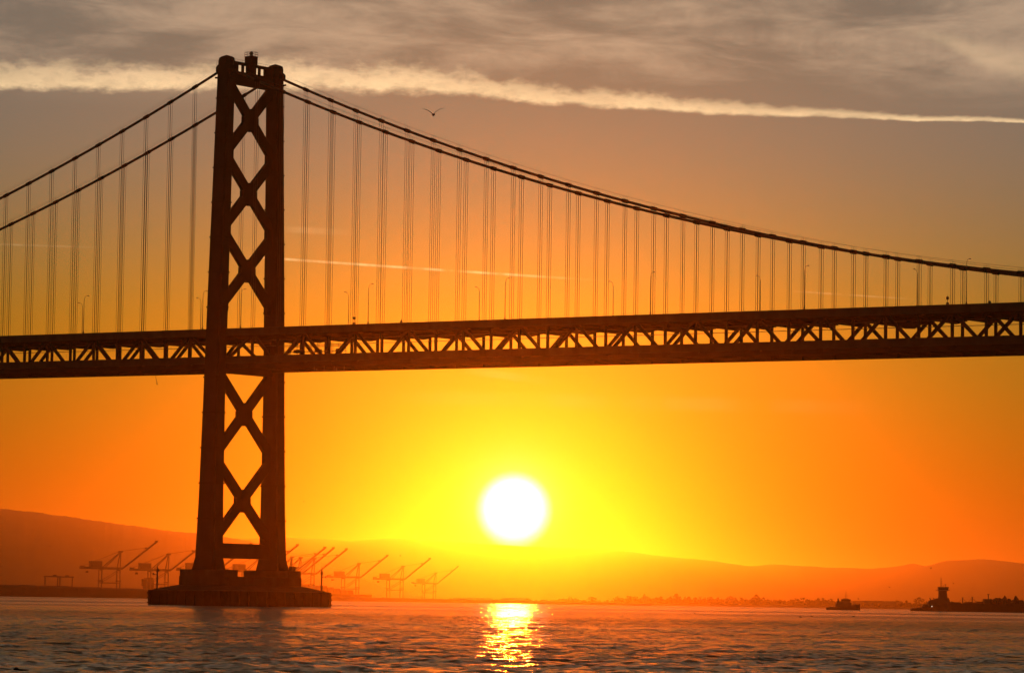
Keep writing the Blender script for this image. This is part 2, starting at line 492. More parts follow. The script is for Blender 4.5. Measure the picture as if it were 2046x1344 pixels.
def shore(name, u0, u1, near, far, heights, seed, step=26):
    """low land with a rubble bank on the water side"""
    n = max(8, int((u1-u0)/step)); us = [u0+(u1-u0)*i/n for i in range(n+1)]
    vs, fs = [], []
    hu = [h[0] for h in heights]; hh = [h[1] for h in heights]
    rows = [(0, -1.0), (6, 0.35), (16, 0.85), (30, 1.0), (0.5, 1.0), (1.0, 0.95), (1.0, -0.5)]
    for j, (d, k) in enumerate(rows):
        for i, u in enumerate(us):
            dk = near+(d if j < 4 else d*(far-near)) + (0 if j > 3 else 10*fbm(u, seed, 5, 160.0))
            top = float(np.interp(u, hu, hh))
            z = top*k+(0.35*fbm(u+j*31, seed+j, 5, 41.0) if 0 < j < 6 else 0)
            p = ground(u, dk+(20 if j == 6 else 0), z if k > -0.4 else -0.6)
            vs.append(tuple(p))
    m = len(us)
    for j in range(len(rows)-1):
        for i in range(n): fs.append((j*m+i, j*m+i+1, (j+1)*m+i+1, (j+1)*m+i))
    return tag(MB().add(vs, fs).build(name, M['land']), kind='structure')

shore('shore', -1500, 470, 5000, 5900, [(-1500, 14), (0, 16.5), (130, 15.5), (290, 13), (420, 11), (470, 2)], 21)
shore('shore', 150, 1300, 6000, 10600, [(150, 7.5), (640, 7.2), (1000, 6.0), (1300, 3.0)], 22)
shore('shore', 860, 3000, 8300, 9900, [(860, 4), (1100, 4.5), (1300, 5), (3400, 6)], 23)

# wooded far shore: one mass of crowns
def treeline():
    mb = MB(); rnd = random.Random(5)
    dens = [(1232, 1330, 8.5, 110), (1330, 1600, 8.5, 300), (1600, 1690, 9, 90), (1690, 1800, 6, 60), (1790, 2060, 7.5, 200), (2060, 2600, 10, 220), (1040, 1235, 3.5, 120), (1120, 1155, 7, 14), (640, 1040, 2.5, 120)]
    for u0, u1, h, n in dens:
        for _ in range(n):
            u = rnd.uniform(u0, u1); d = rnd.uniform(8350, 8750)
            base = ground(u, d, 3.5); ht = 1.32*h*rnd.choice((0.6, 0.75, 0.85, 0.95, 1.0, 1.1, 1.45))*rnd.uniform(0.85, 1.15); rad = rnd.uniform(5, 13)*(0.6 if h < 5 else 1)
            mb.tube([base, base+Vector((0, 0, ht*0.5))], [0.5, 0.3], 4, False)
            for _k in range(34):
                a = rnd.uniform(0, 6.28); rr = rad*math.sqrt(rnd.random()); t = rnd.random()
                c = base+Vector((math.cos(a)*rr*(1-0.6*t*t), math.sin(a)*rr*(1-0.6*t*t), ht*(0.35+0.65*t)))
                s = rnd.uniform(1.0, 2.6)
                ax = Vector((rnd.gauss(0, 1), rnd.gauss(0, 1), rnd.gauss(0, 1))).normalized()
                b = ax.orthogonal().normalized()*s; cc = ax.cross(b.normalized())*s
                mb.add([c+b, c+cc, c-b, c-cc], [(0, 1, 2, 3)])
    me = bpy.data.meshes.new('wooded_shore'); me.from_pydata(mb.v, [], mb.f); me.materials.append(M['leaf'])
    o = bpy.data.objects.new('wooded_shore', me); COL.objects.link(o)
    tag(o, 'hazy line of distant trees along the low far shore', 'trees', kind='stuff')
treeline()

def far_tree(u, h, label, dist=8390, spread=6.5):
    h *= 1.32; spread *= 1.32
    rnd = random.Random(int(u)); b = ground(u, dist, 4.0)
    t = tag(empty('tree', b), label, 'tree', 'taller trees on the far shore')
    MB().tube([(0, 0, -0.5), (0.3, 0, h*0.5), (0, 0, h*0.9)], [0.8, 0.5, 0.2], 6).build('trunk', M['timber'], t)
    mb = MB()
    for _ in range(240):
        a = rnd.uniform(0, 6.28); q = rnd.random(); rr = spread*math.sqrt(rnd.random())*math.sin(math.pi*(0.12+0.83*q))
        c = Vector((math.cos(a)*rr, math.sin(a)*rr, h*(0.42+0.58*q))); s = rnd.uniform(0.6, 1.5)
        ax = Vector((rnd.gauss(0, 1), rnd.gauss(0, 1), rnd.gauss(0, 1))).normalized()
        e = ax.orthogonal().normalized()*s; f = ax.cross(e.normalized())*s
        mb.add([c+e, c+f, c-e, c-f], [(0, 1, 2, 3)])
    mb.build('crown', M['leaf'], t)
far_tree(1183, 10, 'dome-shaped tree alone on the low shore just right of the sun path', spread=9)
far_tree(1287, 17, 'slim tall tree at the left end of the wooded far shore', spread=3)
far_tree(1351, 18, 'slim tall tree standing clear of the wood below and right of the sun')
far_tree(1460, 15, 'broad round-topped tree in the middle of the wooded far shore', spread=11)
far_tree(1511, 19, 'tallest tree of the wooded shore, left of the small tug', spread=6)
far_tree(1836, 18, 'humped tree on the shore just left of the high-wheelhouse tug', spread=11)

def warehouse(u0, u1, dist, h, label):
    a, b = ground(u0, dist), ground(u1, dist); L = (b-a).length
    t = tag(empty('warehouse', (a+b)/2+Vector((0, 0, 4)), -YAW), label, 'building')
    MB().box((0, 0, h/2-1), (L, 40, h+2)).build('wall', M['wall'], t)
    MB().prism([(-L/2-1, h), (L/2+1, h), (L/2+1, h+0.9), (0, h+2.0), (-L/2-1, h+0.9)], 1, -20.6, 20.6).build('roof', M['galv'], t)
    for i in range(max(2, int(L/24))):
        MB().box((-L/2+12+i*24*0.95, -20.05, 2.6), (7, 0.3, 5.2)).build('door', M['crane_house'], t)
warehouse(1702, 1801, 8400, 13.0, 'long low flat-roofed shed on the shore between the two tugs')
warehouse(905, 985, 8400, 6.0, 'low shed on the faint shore left of the sun path')
warehouse(1003, 1052, 8450, 7.0, 'low shed on the faint shore right under the sun')

# ------------------------------------------------------------------ container cranes on the far quay
def make_crane():
    t = empty('container_crane')
    H = 41.0
    for lx in (0, 33):
        for ly in (-9, 9):
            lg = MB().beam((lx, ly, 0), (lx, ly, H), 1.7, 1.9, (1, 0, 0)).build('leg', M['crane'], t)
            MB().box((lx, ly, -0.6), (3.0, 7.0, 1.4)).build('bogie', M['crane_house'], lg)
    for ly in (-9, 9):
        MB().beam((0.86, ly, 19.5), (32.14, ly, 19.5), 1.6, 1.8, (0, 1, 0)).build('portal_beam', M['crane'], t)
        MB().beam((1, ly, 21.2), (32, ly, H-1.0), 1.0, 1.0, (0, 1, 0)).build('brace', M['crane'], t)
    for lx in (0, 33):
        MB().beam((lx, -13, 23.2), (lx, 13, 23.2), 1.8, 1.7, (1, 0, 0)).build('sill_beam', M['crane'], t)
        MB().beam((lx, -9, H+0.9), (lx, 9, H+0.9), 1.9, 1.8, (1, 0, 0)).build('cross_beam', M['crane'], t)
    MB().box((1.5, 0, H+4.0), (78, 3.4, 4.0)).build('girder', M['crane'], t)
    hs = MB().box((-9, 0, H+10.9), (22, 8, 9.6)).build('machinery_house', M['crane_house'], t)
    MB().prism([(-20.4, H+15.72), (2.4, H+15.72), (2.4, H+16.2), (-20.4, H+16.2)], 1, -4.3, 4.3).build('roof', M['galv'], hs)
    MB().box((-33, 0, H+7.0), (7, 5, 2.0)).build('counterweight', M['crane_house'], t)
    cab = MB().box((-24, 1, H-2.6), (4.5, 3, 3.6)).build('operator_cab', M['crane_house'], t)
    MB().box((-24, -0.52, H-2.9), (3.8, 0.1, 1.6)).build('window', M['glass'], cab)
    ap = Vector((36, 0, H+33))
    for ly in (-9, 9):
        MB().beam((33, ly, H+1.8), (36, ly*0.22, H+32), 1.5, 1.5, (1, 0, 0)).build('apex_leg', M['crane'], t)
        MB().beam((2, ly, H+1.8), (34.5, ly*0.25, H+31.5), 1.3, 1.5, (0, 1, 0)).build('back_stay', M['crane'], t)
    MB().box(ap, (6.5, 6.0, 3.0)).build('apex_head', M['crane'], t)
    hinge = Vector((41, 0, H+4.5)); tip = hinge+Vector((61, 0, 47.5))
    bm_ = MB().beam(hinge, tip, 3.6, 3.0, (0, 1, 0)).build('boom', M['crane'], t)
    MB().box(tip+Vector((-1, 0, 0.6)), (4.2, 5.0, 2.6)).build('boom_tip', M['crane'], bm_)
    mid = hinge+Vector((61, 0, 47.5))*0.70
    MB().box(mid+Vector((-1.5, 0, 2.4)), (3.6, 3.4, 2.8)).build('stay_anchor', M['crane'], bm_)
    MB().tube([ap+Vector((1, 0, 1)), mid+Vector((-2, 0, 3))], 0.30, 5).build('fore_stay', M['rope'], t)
    MB().tube([ap+Vector((-1, 0, 1)), (-34, 0, H+6.5)], 0.42, 5).build('rear_stay', M['rope'], t)
    return t
CR = R(24)
def crane_origin(u_tip, dist):
    tipx = 102.0
    p = ground(u_tip, dist, 6.0)
    dirx = RGT*math.cos(CR)+FWD*math.sin(CR)
    return p-Vector((dirx.x, dirx.y, 0))*tipx
crane0 = make_crane()
cranes = [(311, 6340, 'nearest container crane on the far quay, raised boom left of the bridge tower'),
          (404, 6600, 'container crane whose boom end is hidden by the left edge of the bridge tower'),
          (500, 6450, 'container crane glimpsed between the two tower legs above the pier'),
          (593, 6500, 'container crane whose boom end shows just right of the tower'),
          (648, 6770, 'container crane second from the tower among the close trio right of it'),
          (665, 6820, 'container crane with raised boom in the middle of the trio right of the tower'),
          (691, 6930, 'container crane with raised boom just right of the right pier light pole'),
          (773, 7800, 'pale container crane standing alone midway between pier and sun'),
          (858, 8250, 'faint container crane nearest the left side of the sun glow'),
          (914, 10000, 'smallest faintest container crane, last of the row towards the sun')]
for i, (u, d, lab) in enumerate(cranes):
    c = crane0 if i == 0 else copy_tree(crane0)
    c.location = crane_origin(u, d); c.rotation_euler = (0, 0, -YAW+CR)
    tag(c, lab, 'crane', 'container cranes along the far quay')

def yard_gantry(u, dist, label):
    t = tag(empty('yard_gantry', ground(u, dist, 14.5), -YAW+R(12)), label, 'gantry crane', 'yard gantries on the left shore')
    for lx in (-11, 11):
        for ly in (-4, 4):
            lg = MB().beam((lx, ly, 0), (lx, ly, 15), 1.1, 1.1, (1, 0, 0)).build('leg', M['crane'], t)
            MB().box((lx, ly, 0.5), (2.4, 1.6, 1.5)).build('wheel_bogie', M['hull'], lg)
        MB().beam((lx, -4, 14), (lx, 4, 14), 0.9, 1.2, (1, 0, 0)).build('end_beam', M['crane'], t)
    for ly in (-3.2, 3.2):
        MB().box((0, ly, 15.9), (26, 1.2, 1.8)).build('girder', M['crane'], t)
    MB().box((3, 0, 17.6), (5.5, 5.2, 1.8)).build('trolley', M['crane_house'], t)
yard_gantry(104, 5400, 'left of two low yard gantries on the dark left shore')
yard_gantry(129, 5460, 'right of two low yard gantries on the dark left shore')

def container_ship(u, dist, L, label, tiers):
    t = tag(empty('container_ship', ground(u, dist, 0), -YAW+R(24)), label, 'ship')
    secs = []
    for x, hw, zb in ((-L/2, 9, -0.5), (-L/2+12, 14, -0.5), (L/2-40, 14, -0.5), (L/2-12, 7, -0.5), (L/2, 0.8, -0.5)):
        fl = 2 if x > L/2-45 else 0
        secs.append([(x, -hw, zb), (x, hw, zb), (x+fl, hw*1.06+0.2, 13), (x+fl, -hw*1.06-0.2, 13)])
    MB().loft(secs).build('hull', M['hull'], t)
    h = MB().box((-L/2+22, 0, 24), (13, 26, 22)).build('deckhouse', M['ship_white'], t)
    MB().box((-L/2+22, 0, 36.5), (9, 30, 2.9)).build('bridge_wing', M['ship_white'], h)
    MB().box((-L/2+13, 0, 29), (6, 7, 14)).build('funnel', M['hull'], h)
    MB().tube([(-L/2+22, 0, 37.9), (-L/2+22, 0, 47)], 0.4, 5).build('mast', M['galv'], h)
    x = -L/2+40
    for k, n in enumerate(tiers):
        for r_ in range(n):
            MB().box((x, 0, 13.1+1.3+r_*2.62), (12.2, 24-0.5*((k+r_) % 3), 2.55)).build('container_row', M['cont'], t)
        x += 13.6
container_ship(640, 7000, 210, 'hazy container ship moored at the quay right of the bridge pier', [6, 7, 7, 7, 6, 6, 5, 4, 3, 3])
container_ship(355, 6750, 160, 'container ship with a tall block deckhouse behind the left pier light pole', [2, 3, 3, 2, 2, 1])

# ------------------------------------------------------------------ bridge
bridge = tag(empty('suspension_bridge'), 'huge dark double-deck suspension bridge with a cross-braced tower on a pier', 'bridge')
XL, XR = -180.0, 362.0
X0, PAN, CW = 11.583, 9.144, 10.06
nodes_r = [X0+PAN*k for k in range(39)]
nodes_l = [-X0-PAN*k for k in range(19)]
def zt(x): return 75.35-0.0098*x               # top of the upper parapet
def zc(x):                                      # main cable
    return 147.5-0.4150*x+0.000574*x*x if x >= 0 else 147.5+0.4098*x+0.000569*x*x

# --- tower
PROF = [(9.7, 13.05, 4.9, 8.9), (13.0, 12.95, 4.1, 7.2), (28, 12.7, 4.0, 6.2), (56, 12.25, 3.7, 5.35), (78, 11.75, 3.5, 5.2), (100, 11.25, 3.35, 4.85), (120, 10.75, 3.2, 4.55), (140, 10.2, 3.1, 4.35), (147, 10.06, 3.0, 4.3)]
def leg_c(z): return float(np.interp(z, [p[0] for p in PROF], [p[1] for p in PROF]))
def leg_t(z): return float(np.interp(z, [p[0] for p in PROF], [p[2] for p in PROF]))
for s in (-1, 1):
    secs = []
    for z, c, tw, lw in PROF:
        h, q = tw/2, lw/2
        # cruciform-like cell plan with re-entrant corners
        n1, n2 = h*0.80, q*0.84
        pl = [(-q, -n1), (-n2, -n1), (-n2, -h), (n2, -h), (n2, -n1), (q, -n1), (q, n1), (n2, n1), (n2, h), (-n2, h), (-n2, n1), (-q, n1)]
        secs.append([(x, s*c+y, z) for x, y in pl])
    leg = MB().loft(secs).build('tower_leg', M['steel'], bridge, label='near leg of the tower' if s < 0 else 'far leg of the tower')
    # ribs and belt plates
    for k in range(1, 14):
        z = 14+k*9.6
        if 63 < z < 77: continue
        lw = float(np.interp(z, [p[0] for p in PROF], [p[3] for p in PROF]))
        MB().box((0, s*leg_c(z), z), (lw+0.04, leg_t(z)+0.04, 0.35)).build('belt_plate', M['steel_dark'], leg)
    # saddle housing with a faceted cap
    hh = [(145.6, 1.58, 2.28), (149.2, 1.62, 2.34), (150.0, 1.50, 2.15), (150.35, 1.15, 1.55), (150.75, 0.25, 0.3)]
    MB().loft([[(x*q*(1 if abs(y) < 1 else 0.55), s*CW+y*h, z) for x, y in ((-1, -.5), (-1, .5), (-1, 1), (1, 1), (1, .5), (1, -.5), (1, -1), (-1, -1))] for z, h, q in hh]).build('saddle_housing', M['steel'], leg)
    for d in (-1, 1):
        hd = MB().loft([[(d*(2.2+e), s*CW+y*r_, 147.35-e*0.38+z*r_) for y, z in ((-1, -1), (1, -1), (1, 1), (-1, 1))] for e, r_ in ((0, 0.95), (0.9, 0.75), (1.3, 0.5))])
        hd.build('cable_hood', M['steel'], leg)
        MB().tube([(d*2.2, s*(CW+0.5), 144.6), (d*3.6, s*(CW+0.5), 144.7)], 0.28, 6).build('bracket', M['steel'], leg)
        MB().tube([(d*2.35, s*CW-0.6, 147.9), (d*3.1, s*CW-0.6, 147.9), (d*3.1, s*CW-0.6, 149.3), (d*2.35, s*CW-0.6, 149.3)], 0.05, 4).build('access_rail', M['galv'], leg)

levels = [(143.9, 123.7), (123.7, 102.8), (102.8, 81.2), (64.3, 40.6), (40.6, 16.8)]
BW, BD = 2.75, 1.20
for zt_, zb_ in levels:
    ct, cb = leg_c(zt_)-0.6, leg_c(zb_)-0.6
    for s, dd in ((-1, BD), (1, BD-0.012)):
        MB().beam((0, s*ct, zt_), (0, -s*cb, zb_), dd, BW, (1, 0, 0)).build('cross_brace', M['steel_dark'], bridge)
    zm = (zt_+zb_)/2
    gz = 3.15; gy = 2.85
    MB().prism([(-gy, zm-0.75), (-0.55, zm-gz), (0.55, zm-gz), (gy, zm-0.75), (gy, zm+0.75), (0.55, zm+gz), (-0.55, zm+gz), (-gy, zm+0.75)], 0, -BD/2-0.03, BD/2+0.03).build('gusset_plate', M['steel_dark'], bridge)
for zn, up, dn in ((143.4, 0.0, 2.9), (123.7, 2.9, 2.9), (102.8, 2.9, 2.9), (81.6, 3.0, 1.2), (63.8, 1.2, 2.6), (40.6, 3.1, 3.1), (17.3, 3.0, 1.0)):
    for s in (-1, 1):
        yi = leg_c(zn)-leg_t(zn)/2+0.5; yo = yi-2.45
        pl = [(s*yi, zn-dn-1.0), (s*yo, zn-min(dn, 1.1)), (s*yo, zn+min(up, 1.1)), (s*yi, zn+up+1.0)]
        MB().prism(pl, 0, -BD/2-0.045, BD/2+0.045).build('gusset_plate', M['steel_dark'], bridge)
# portal beam at the top with an arcade of openings
MB().prism([(-8.6, 143.2), (8.6, 143.2), (8.6, 146.72), (-8.6, 146.72)], 0, -1.0, 1.0).build('portal_beam', M['steel'], bridge)
arc = MB().prism([(-8.6, 148.72), (8.6, 148.72), (8.6, 149.55), (-8.6, 149.55)], 0, -0.32, 0.32).build('portal_cap', M['steel'], bridge)
for ya, yb in ((-8.6, -5.45), (-3.75, -3.1), (-1.9, 1.9), (3.1, 3.75), (5.45, 8.6)):
    MB().prism([(ya, 146.72), (yb, 146.72), (yb, 148.72), (ya, 148.72)], 0, -0.30, 0.30).build('arcade_pier', M['steel'], bridge)
for s in (-1, 1):
    mb = MB()
    for k in range(7):
        yy = s*(1.9+k*0.95); mb.tube([(0.2, yy, 149.55), (0.2, yy, 150.15)], 0.035, 4)
    mb.tube([(0.2, s*1.9, 150.15), (0.2, s*8.1, 150.15)], 0.04, 4)
    mb.build('handrail', M['galv'], arc)
MB().box((0, 0, 148.0), (2.0, 2.0, 2.5)).build('beacon_shaft', M['steel'], bridge)
MB().box((0, 0, 150.35), (2.7, 2.4, 2.2)).build('beacon_block', M['steel'], bridge)
bb = MB().box((0, 0, 151.55), (2.9, 2.4, 0.2)).build('beacon_platform', M['steel'], bridge)
mb = MB()
for x in (-1.45, 1.45):
    for y in (-1.15, 0, 1.15): mb.tube([(x, y, 151.6), (x, y, 152.85)], 0.05, 4)
for z in (152.2, 152.85):
    for q in (-1, 1):
        mb.tube([(-1.45, q*1.15, z), (1.45, q*1.15, z)], 0.05, 4); mb.tube([(q*1.45, -1.15, z), (q*1.45, 1.15, z)], 0.05, 4)
mb.build('railing', M['galv'], bb)
bl = MB()
bl.tube([(0, 0, 151.65), (0, 0, 152.2), (0, 0, 152.35), (0, 0, 152.85), (0, 0, 153.05)], [0.42, 0.42, 0.55, 0.5, 0.1], 10)
bl.build('beacon_lamp', M['lens'], bb)
# strut near the pier and strut under the deck
MB().prism([(-10.5, 12.9), (10.5, 12.9), (10.5, 16.95), (-10.5, 16.95)], 0, -1.1, 1.1).build('strut', M['steel'], bridge)
MB().prism([(-10.2, 63.4), (10.2, 63.4), (10.2, 65.0), (-10.2, 65.0)], 0, -1.3, 1.3).build('strut', M['steel'], bridge)

# --- pier
pier = MB().box((0, 0, 6.4), (18.0, 30.0, 3.0)).build('pier', M['concrete'], bridge, label='concrete pier with stepped plinth under the tower')
for s in (-1, 1):
    MB().box((0, s*12.95, 8.8), (16.4, 5.3, 1.8)).build('pedestal', M['concrete'], pier)
def ring(hx, hy, z, c=2.2):
    return [(-hx+c, -hy, z), (hx-c, -hy, z), (hx, -hy+c, z), (hx, hy-c, z), (hx-c, hy, z), (-hx+c, hy, z), (-hx, hy-c, z), (-hx, -hy+c, z)]
MB().loft([ring(14.4, 21.7, 3.95, 0.5), ring(9.6, 15.8, 5.45, 0.4)]).build('apron', M['concrete'], pier)
MB().loft([ring(14.5, 21.8, -1.5, 0.5), ring(14.5, 21.8, 4.0, 0.5)]).build('fender_wall', M['timber'], pier)
for z in (0.6, 1.9, 3.2):
    MB().loft([ring(14.72, 22.02, z-0.16, 0.5), ring(14.72, 22.02, z+0.16, 0.5)]).build('fender_wale', M['timber'], pier)
for k in range(12):
    MB().box((14.9, -20.5+k*3.73, 1.4), (0.34, 0.4, 5.0)).build('fender_pile', M['timber'], pier)
for k in range(9):
    MB().box((-12.8+k*3.2, -22.2, 1.4), (0.4, 0.34, 5.0)).build('fender_pile', M['timber'], pier)
mb = MB()
for yy in (16.5, 17.6, 18.7, 19.8): mb.tube([(8.4, yy-4, 9.7), (8.4, yy-4, 10.8)], 0.05, 4)
mb.tube([(8.4, 12.5, 10.8), (8.4, 15.8, 10.8)], 0.05, 4)
mb.build('railing', M['galv'], pier)
MB().box((7.4, 12.9, 10.35), (1.4, 1.2, 1.3)).build('equipment_cabinet', M['galv'], pier)
MB().tube([(7.4, 12.4, 10.9), (7.4, 12.4, 13.4)], 0.10, 5).build('antenna', M['galv'], pier)

# --- main cables with bands, hand ropes and suspenders
for s in (-1, 1):
    y = s*CW
    xs = [XL+(XR-XL)*i/110 for i in range(111)]
    cable = MB().tube([(x, y, zc(x)) for x in xs], 0.37, 10).build('main_cable', M['rope'], bridge, True, label='near main cable' if s < 0 else 'far main cable')
    for dy in (-0.45, 0.45):
        for seg in (([x for x in xs if x < -3]), ([x for x in xs if x > 3])):
            MB().tube([(x, y+dy, zc(x)+1.30) for x in seg], 0.022, 3).build('hand_rope', M['rope'], cable)
    for x in nodes_r+nodes_l:
        sl = Vector((1, 0, (zc(x+0.1)-zc(x-0.1))/0.2)).normalized()
        p = Vector((x, y, zc(x)))
        bd = MB().tube([p-sl*1.0, p-sl*0.85, p+sl*0.85, p+sl*1.0], [0.42, 0.52, 0.52, 0.42], 8).build('cable_band', M['steel'], cable)
        mb = MB()
        for e in (-0.35, 0.35):
            for dy in (-0.45, 0.45):
                q = p+sl*e+Vector((0, dy, 0.35)); mb.tube([q, q+Vector((0, 0, 1.0))], 0.024, 4)
        mb.build('stanchion', M['galv'], bd)
        top, bot = zc(x), zt(x)-1.3
        if top-bot > 1.0:
            for e in (-0.33, 0.33):
                mb = MB()
                zz = zc(x+e)
                mb.tube([(x+e, y-0.40, bot), (x+e, y-0.40, zz), (x+e, y-0.26, zz+0.35), (x+e, y, zz+0.49), (x+e, y+0.26, zz+0.35), (x+e, y+0.40, zz), (x+e, y+0.40, bot)], 0.058, 4)
                mb.build('suspender_rope', M['rope'], cable)

# --- stiffening trusses
allx = sorted(nodes_l)+[0.0]+nodes_r
for s in (-1, 1):
    y = s*CW
    for dz_, hh_, nm in ((-1.62, 0.95, 'top_chord'), (-10.33, 1.02, 'bottom_chord')):
        mb = MB()
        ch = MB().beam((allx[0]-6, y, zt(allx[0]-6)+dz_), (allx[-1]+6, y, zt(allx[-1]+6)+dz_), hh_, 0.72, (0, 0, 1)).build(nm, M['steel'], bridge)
        lowp_ = 0.75 if dz_ > -5 else 0.50
        for i, x in enumerate(allx):
            MB().prism([(x-1.1, zt(x)+dz_-lowp_), (x+1.1, zt(x)+dz_-lowp_), (x+1.1, zt(x)+dz_+0.75), (x-1.1, zt(x)+dz_+0.75)], 1, y-0.40, y+0.40).build('node_plate', M['steel_dark'], ch)
    for x in allx:
        MB().beam((x, y, zt(x)-9.85), (x, y, zt(x)-2.08), 0.60, 0.62, (1, 0, 0)).build('truss_vertical', M['steel'], bridge)
    def is_top(x):                                # odd nodes carry the upper apex
        if x == 0: return False
        return int(round((abs(x)-X0)/PAN)) % 2 == 0
    for a, b in zip(allx[:-1], allx[1:]):
        ta, tb = is_top(a), is_top(b)
        za = zt(a)-(1.62 if ta else 10.33); zb = zt(b)-(1.62 if tb else 10.33)
        if ta == tb: continue
        MB().beam((a, y, za), (b, y, zb), 0.58, 0.80, (0, 1, 0)).build('truss_diagonal', M['steel'], bridge)

# --- decks
def strip(y0, y1, d0, d1, name, m, parent, x0=XL-2, x1=XR-2):
    vs = []
    for x in (x0, x1):
        vs.append([(x, y0, zt(x)+d0), (x, y1, zt(x)+d0), (x, y1, zt(x)+d1), (x, y0, zt(x)+d1)])
    return MB().loft(vs).build(name, m, parent)
up = strip(-10.0, 10.0, -1.45, -1.10, 'upper_deck', M['asphalt'], bridge)
lo = strip(-9.4, 9.4, -8.95, -8.60, 'lower_deck', M['asphalt'], bridge)
for s in (-1, 1):
    y0, y1 = sorted((s*10.55, s*10.95))
    strip(y0, y1, -1.95, -0.10, 'parapet', M['concrete'], up)
    strip(y0-0.06, y1+0.06, -0.10, 0.0, 'coping', M['galv'], up)
    y0, y1 = sorted((s*10.50, s*10.86))
    strip(y0, y1, -9.60, -7.62, 'barrier', M['concrete'], lo)
    y0, y1 = sorted((s*9.2, s*9.5))
    strip(y0, y1, -8.60, -7.75, 'kerb', M['concrete'], lo)
for yy in (-7, -3.5, 0, 3.5, 7):
    strip(yy-0.18, yy+0.18, -2.15, -1.46, 'stringer', M['steel'], up)
    strip(yy-0.18, yy+0.18, -9.75, -8.96, 'stringer', M['steel'], lo)
for x in allx:
    z = zt(x)
    MB().prism([(-9.7, z-1.95), (9.7, z-1.95), (9.7, z-2.7), (7.2, z-3.15), (-7.2, z-3.15), (-9.7, z-2.7)], 0, x-0.24, x+0.24).build('floor_beam', M['steel_dark'], up)
    MB().prism([(-9.7, z-9.70), (9.7, z-9.70), (9.7, z-10.75), (-9.7, z-10.75)], 0, x-0.24, x+0.24).build('floor_beam', M['steel_dark'], lo)
for yy in (-8.9, 8.9):
    MB().tube([(XL, yy, zt(XL)-3.45), (XR-6, yy, zt(XR-6)-3.45)], 0.09, 6).build('conduit', M['galv'], up)

# ------------------------------------------------------------------ things on the bridge
def make_lamp():
    t = empty('street_lamp')
    MB().tube([(0, 0, -0.1), (0, 0, 0.5), (0, 0, 0.55), (0, 0, 9.2)], [0.20, 0.18, 0.10, 0.06], 8).build('pole', M['galv'], t, True)
    arm = MB().tube([(0, 0, 9.15), (0, 0.10, 9.85), (0, 0.42, 10.42), (0, 0.95, 10.68), (0, 1.35, 10.72)], [0.06, 0.05, 0.04, 0.035, 0.035], 6).build('arm', M['galv'], t, True)
    hd = MB().loft([[(-0.10, 1.25, 10.66), (0.10, 1.25, 10.66), (0.10, 1.25, 10.78), (-0.10, 1.25, 10.78)],
                    [(-0.15, 1.45, 10.65), (0.15, 1.45, 10.65), (0.13, 1.45, 10.80), (-0.13, 1.45, 10.80)],
                    [(-0.12, 1.9, 10.67), (0.12, 1.9, 10.67), (0.09, 1.9, 10.77), (-0.09, 1.9, 10.77)]]).build('lamp_head', M['galv'], t)
    MB().box((0, 1.6, 10.635), (0.2, 0.36, 0.04)).build('lens', M['lens'], hd)
    return t
lamp0 = make_lamp()
near_x = [(-142.1, None), (-96.7, 'out'), (-51.3, 'street lamp arching right of the left lamp pair, on the left span'),
          (-5.9, 'street lamp arching right, touching the left edge of the tower'),
          (8.2, 'street lamp seen between the two tower legs above the deck'),
          (53.4, 'first street lamp arching right of the tower on the main span'),
          (99.2, 'street lamp arching right above the sun, second along the main span'),
          (145.0, 'third street lamp arching right along the main span'),
          (190.6, 'fourth street lamp arching right along the main span'),
          (235.6, 'street lamp rising above the main cable near the right edge')]
far_x = [(-73.8, 'street lamp arching left, of the left lamp pair on the left span'),
         (-27.2, 'street lamp arching left just left of the tower'),
         (27.5, 'first street lamp arching left, right of the tower on the main span'),
         (73.0, 'second street lamp arching left along the main span'),
         (117.0, 'third street lamp arching left along the main span'),
         (162.6, 'fourth street lamp arching left along the main span'),
         (208.4, 'street lamp arching left below the cable near the right edge')]
first = True
for lst, s in ((near_x, -1), (far_x, 1)):
    for x, lab in lst:
        if lab is None or lab == 'out': continue
        o = lamp0 if first else copy_tree(lamp0)
        first = False
        o.location = (x+0.4*s, s*10.75, zt(x)); o.rotation_euler = (0, 0, 0 if s < 0 else math.pi)
        tag(o, lab, 'street lamp', 'street lamps along the upper deck')

def signal(u, h, label, box=True):
    d = ray(u, 640); k = (-10.75-CAM.y)/d.y; x = CAM.x+d.x*k
    t = tag(empty('signal_post', (x, -10.75, zt(x))), label, 'signal post', 'small signal posts on the parapet')
    MB().tube([(0, 0, -0.05), (0, 0, h)], 0.07, 6).build('post', M['galv'], t)
    MB().box((0, 0, 0.25), (0.55, 0.4, 0.5)).build('base_box', M['galv'], t)
    if box:
        hd = MB().loft([[(x_*w, y_*w, z_) for x_, y_ in ((-1, -1), (1, -1), (1, 1), (-1, 1))] for z_, w in ((h-0.75, 0.12), (h-0.65, 0.24), (h-0.1, 0.24), (h, 0.1))]).build('signal_head', M['hull'], t)
        MB().tube([(0, 0, h-0.02), (0, 0, h+0.35)], 0.04, 5).build('finial', M['galv'], hd)
signal(707.5, 2.0, 'short signal post with a lantern between the first two lamps right of the tower')
signal(802, 0.9, 'stubby signal post on the parapet left of the gull, below it', False)
signal(1893, 1.9, 'short signal post with a lantern beside the tall lamp at the right edge')
signal(1977, 0.7, 'stubby signal post on the parapet near the right edge', False)

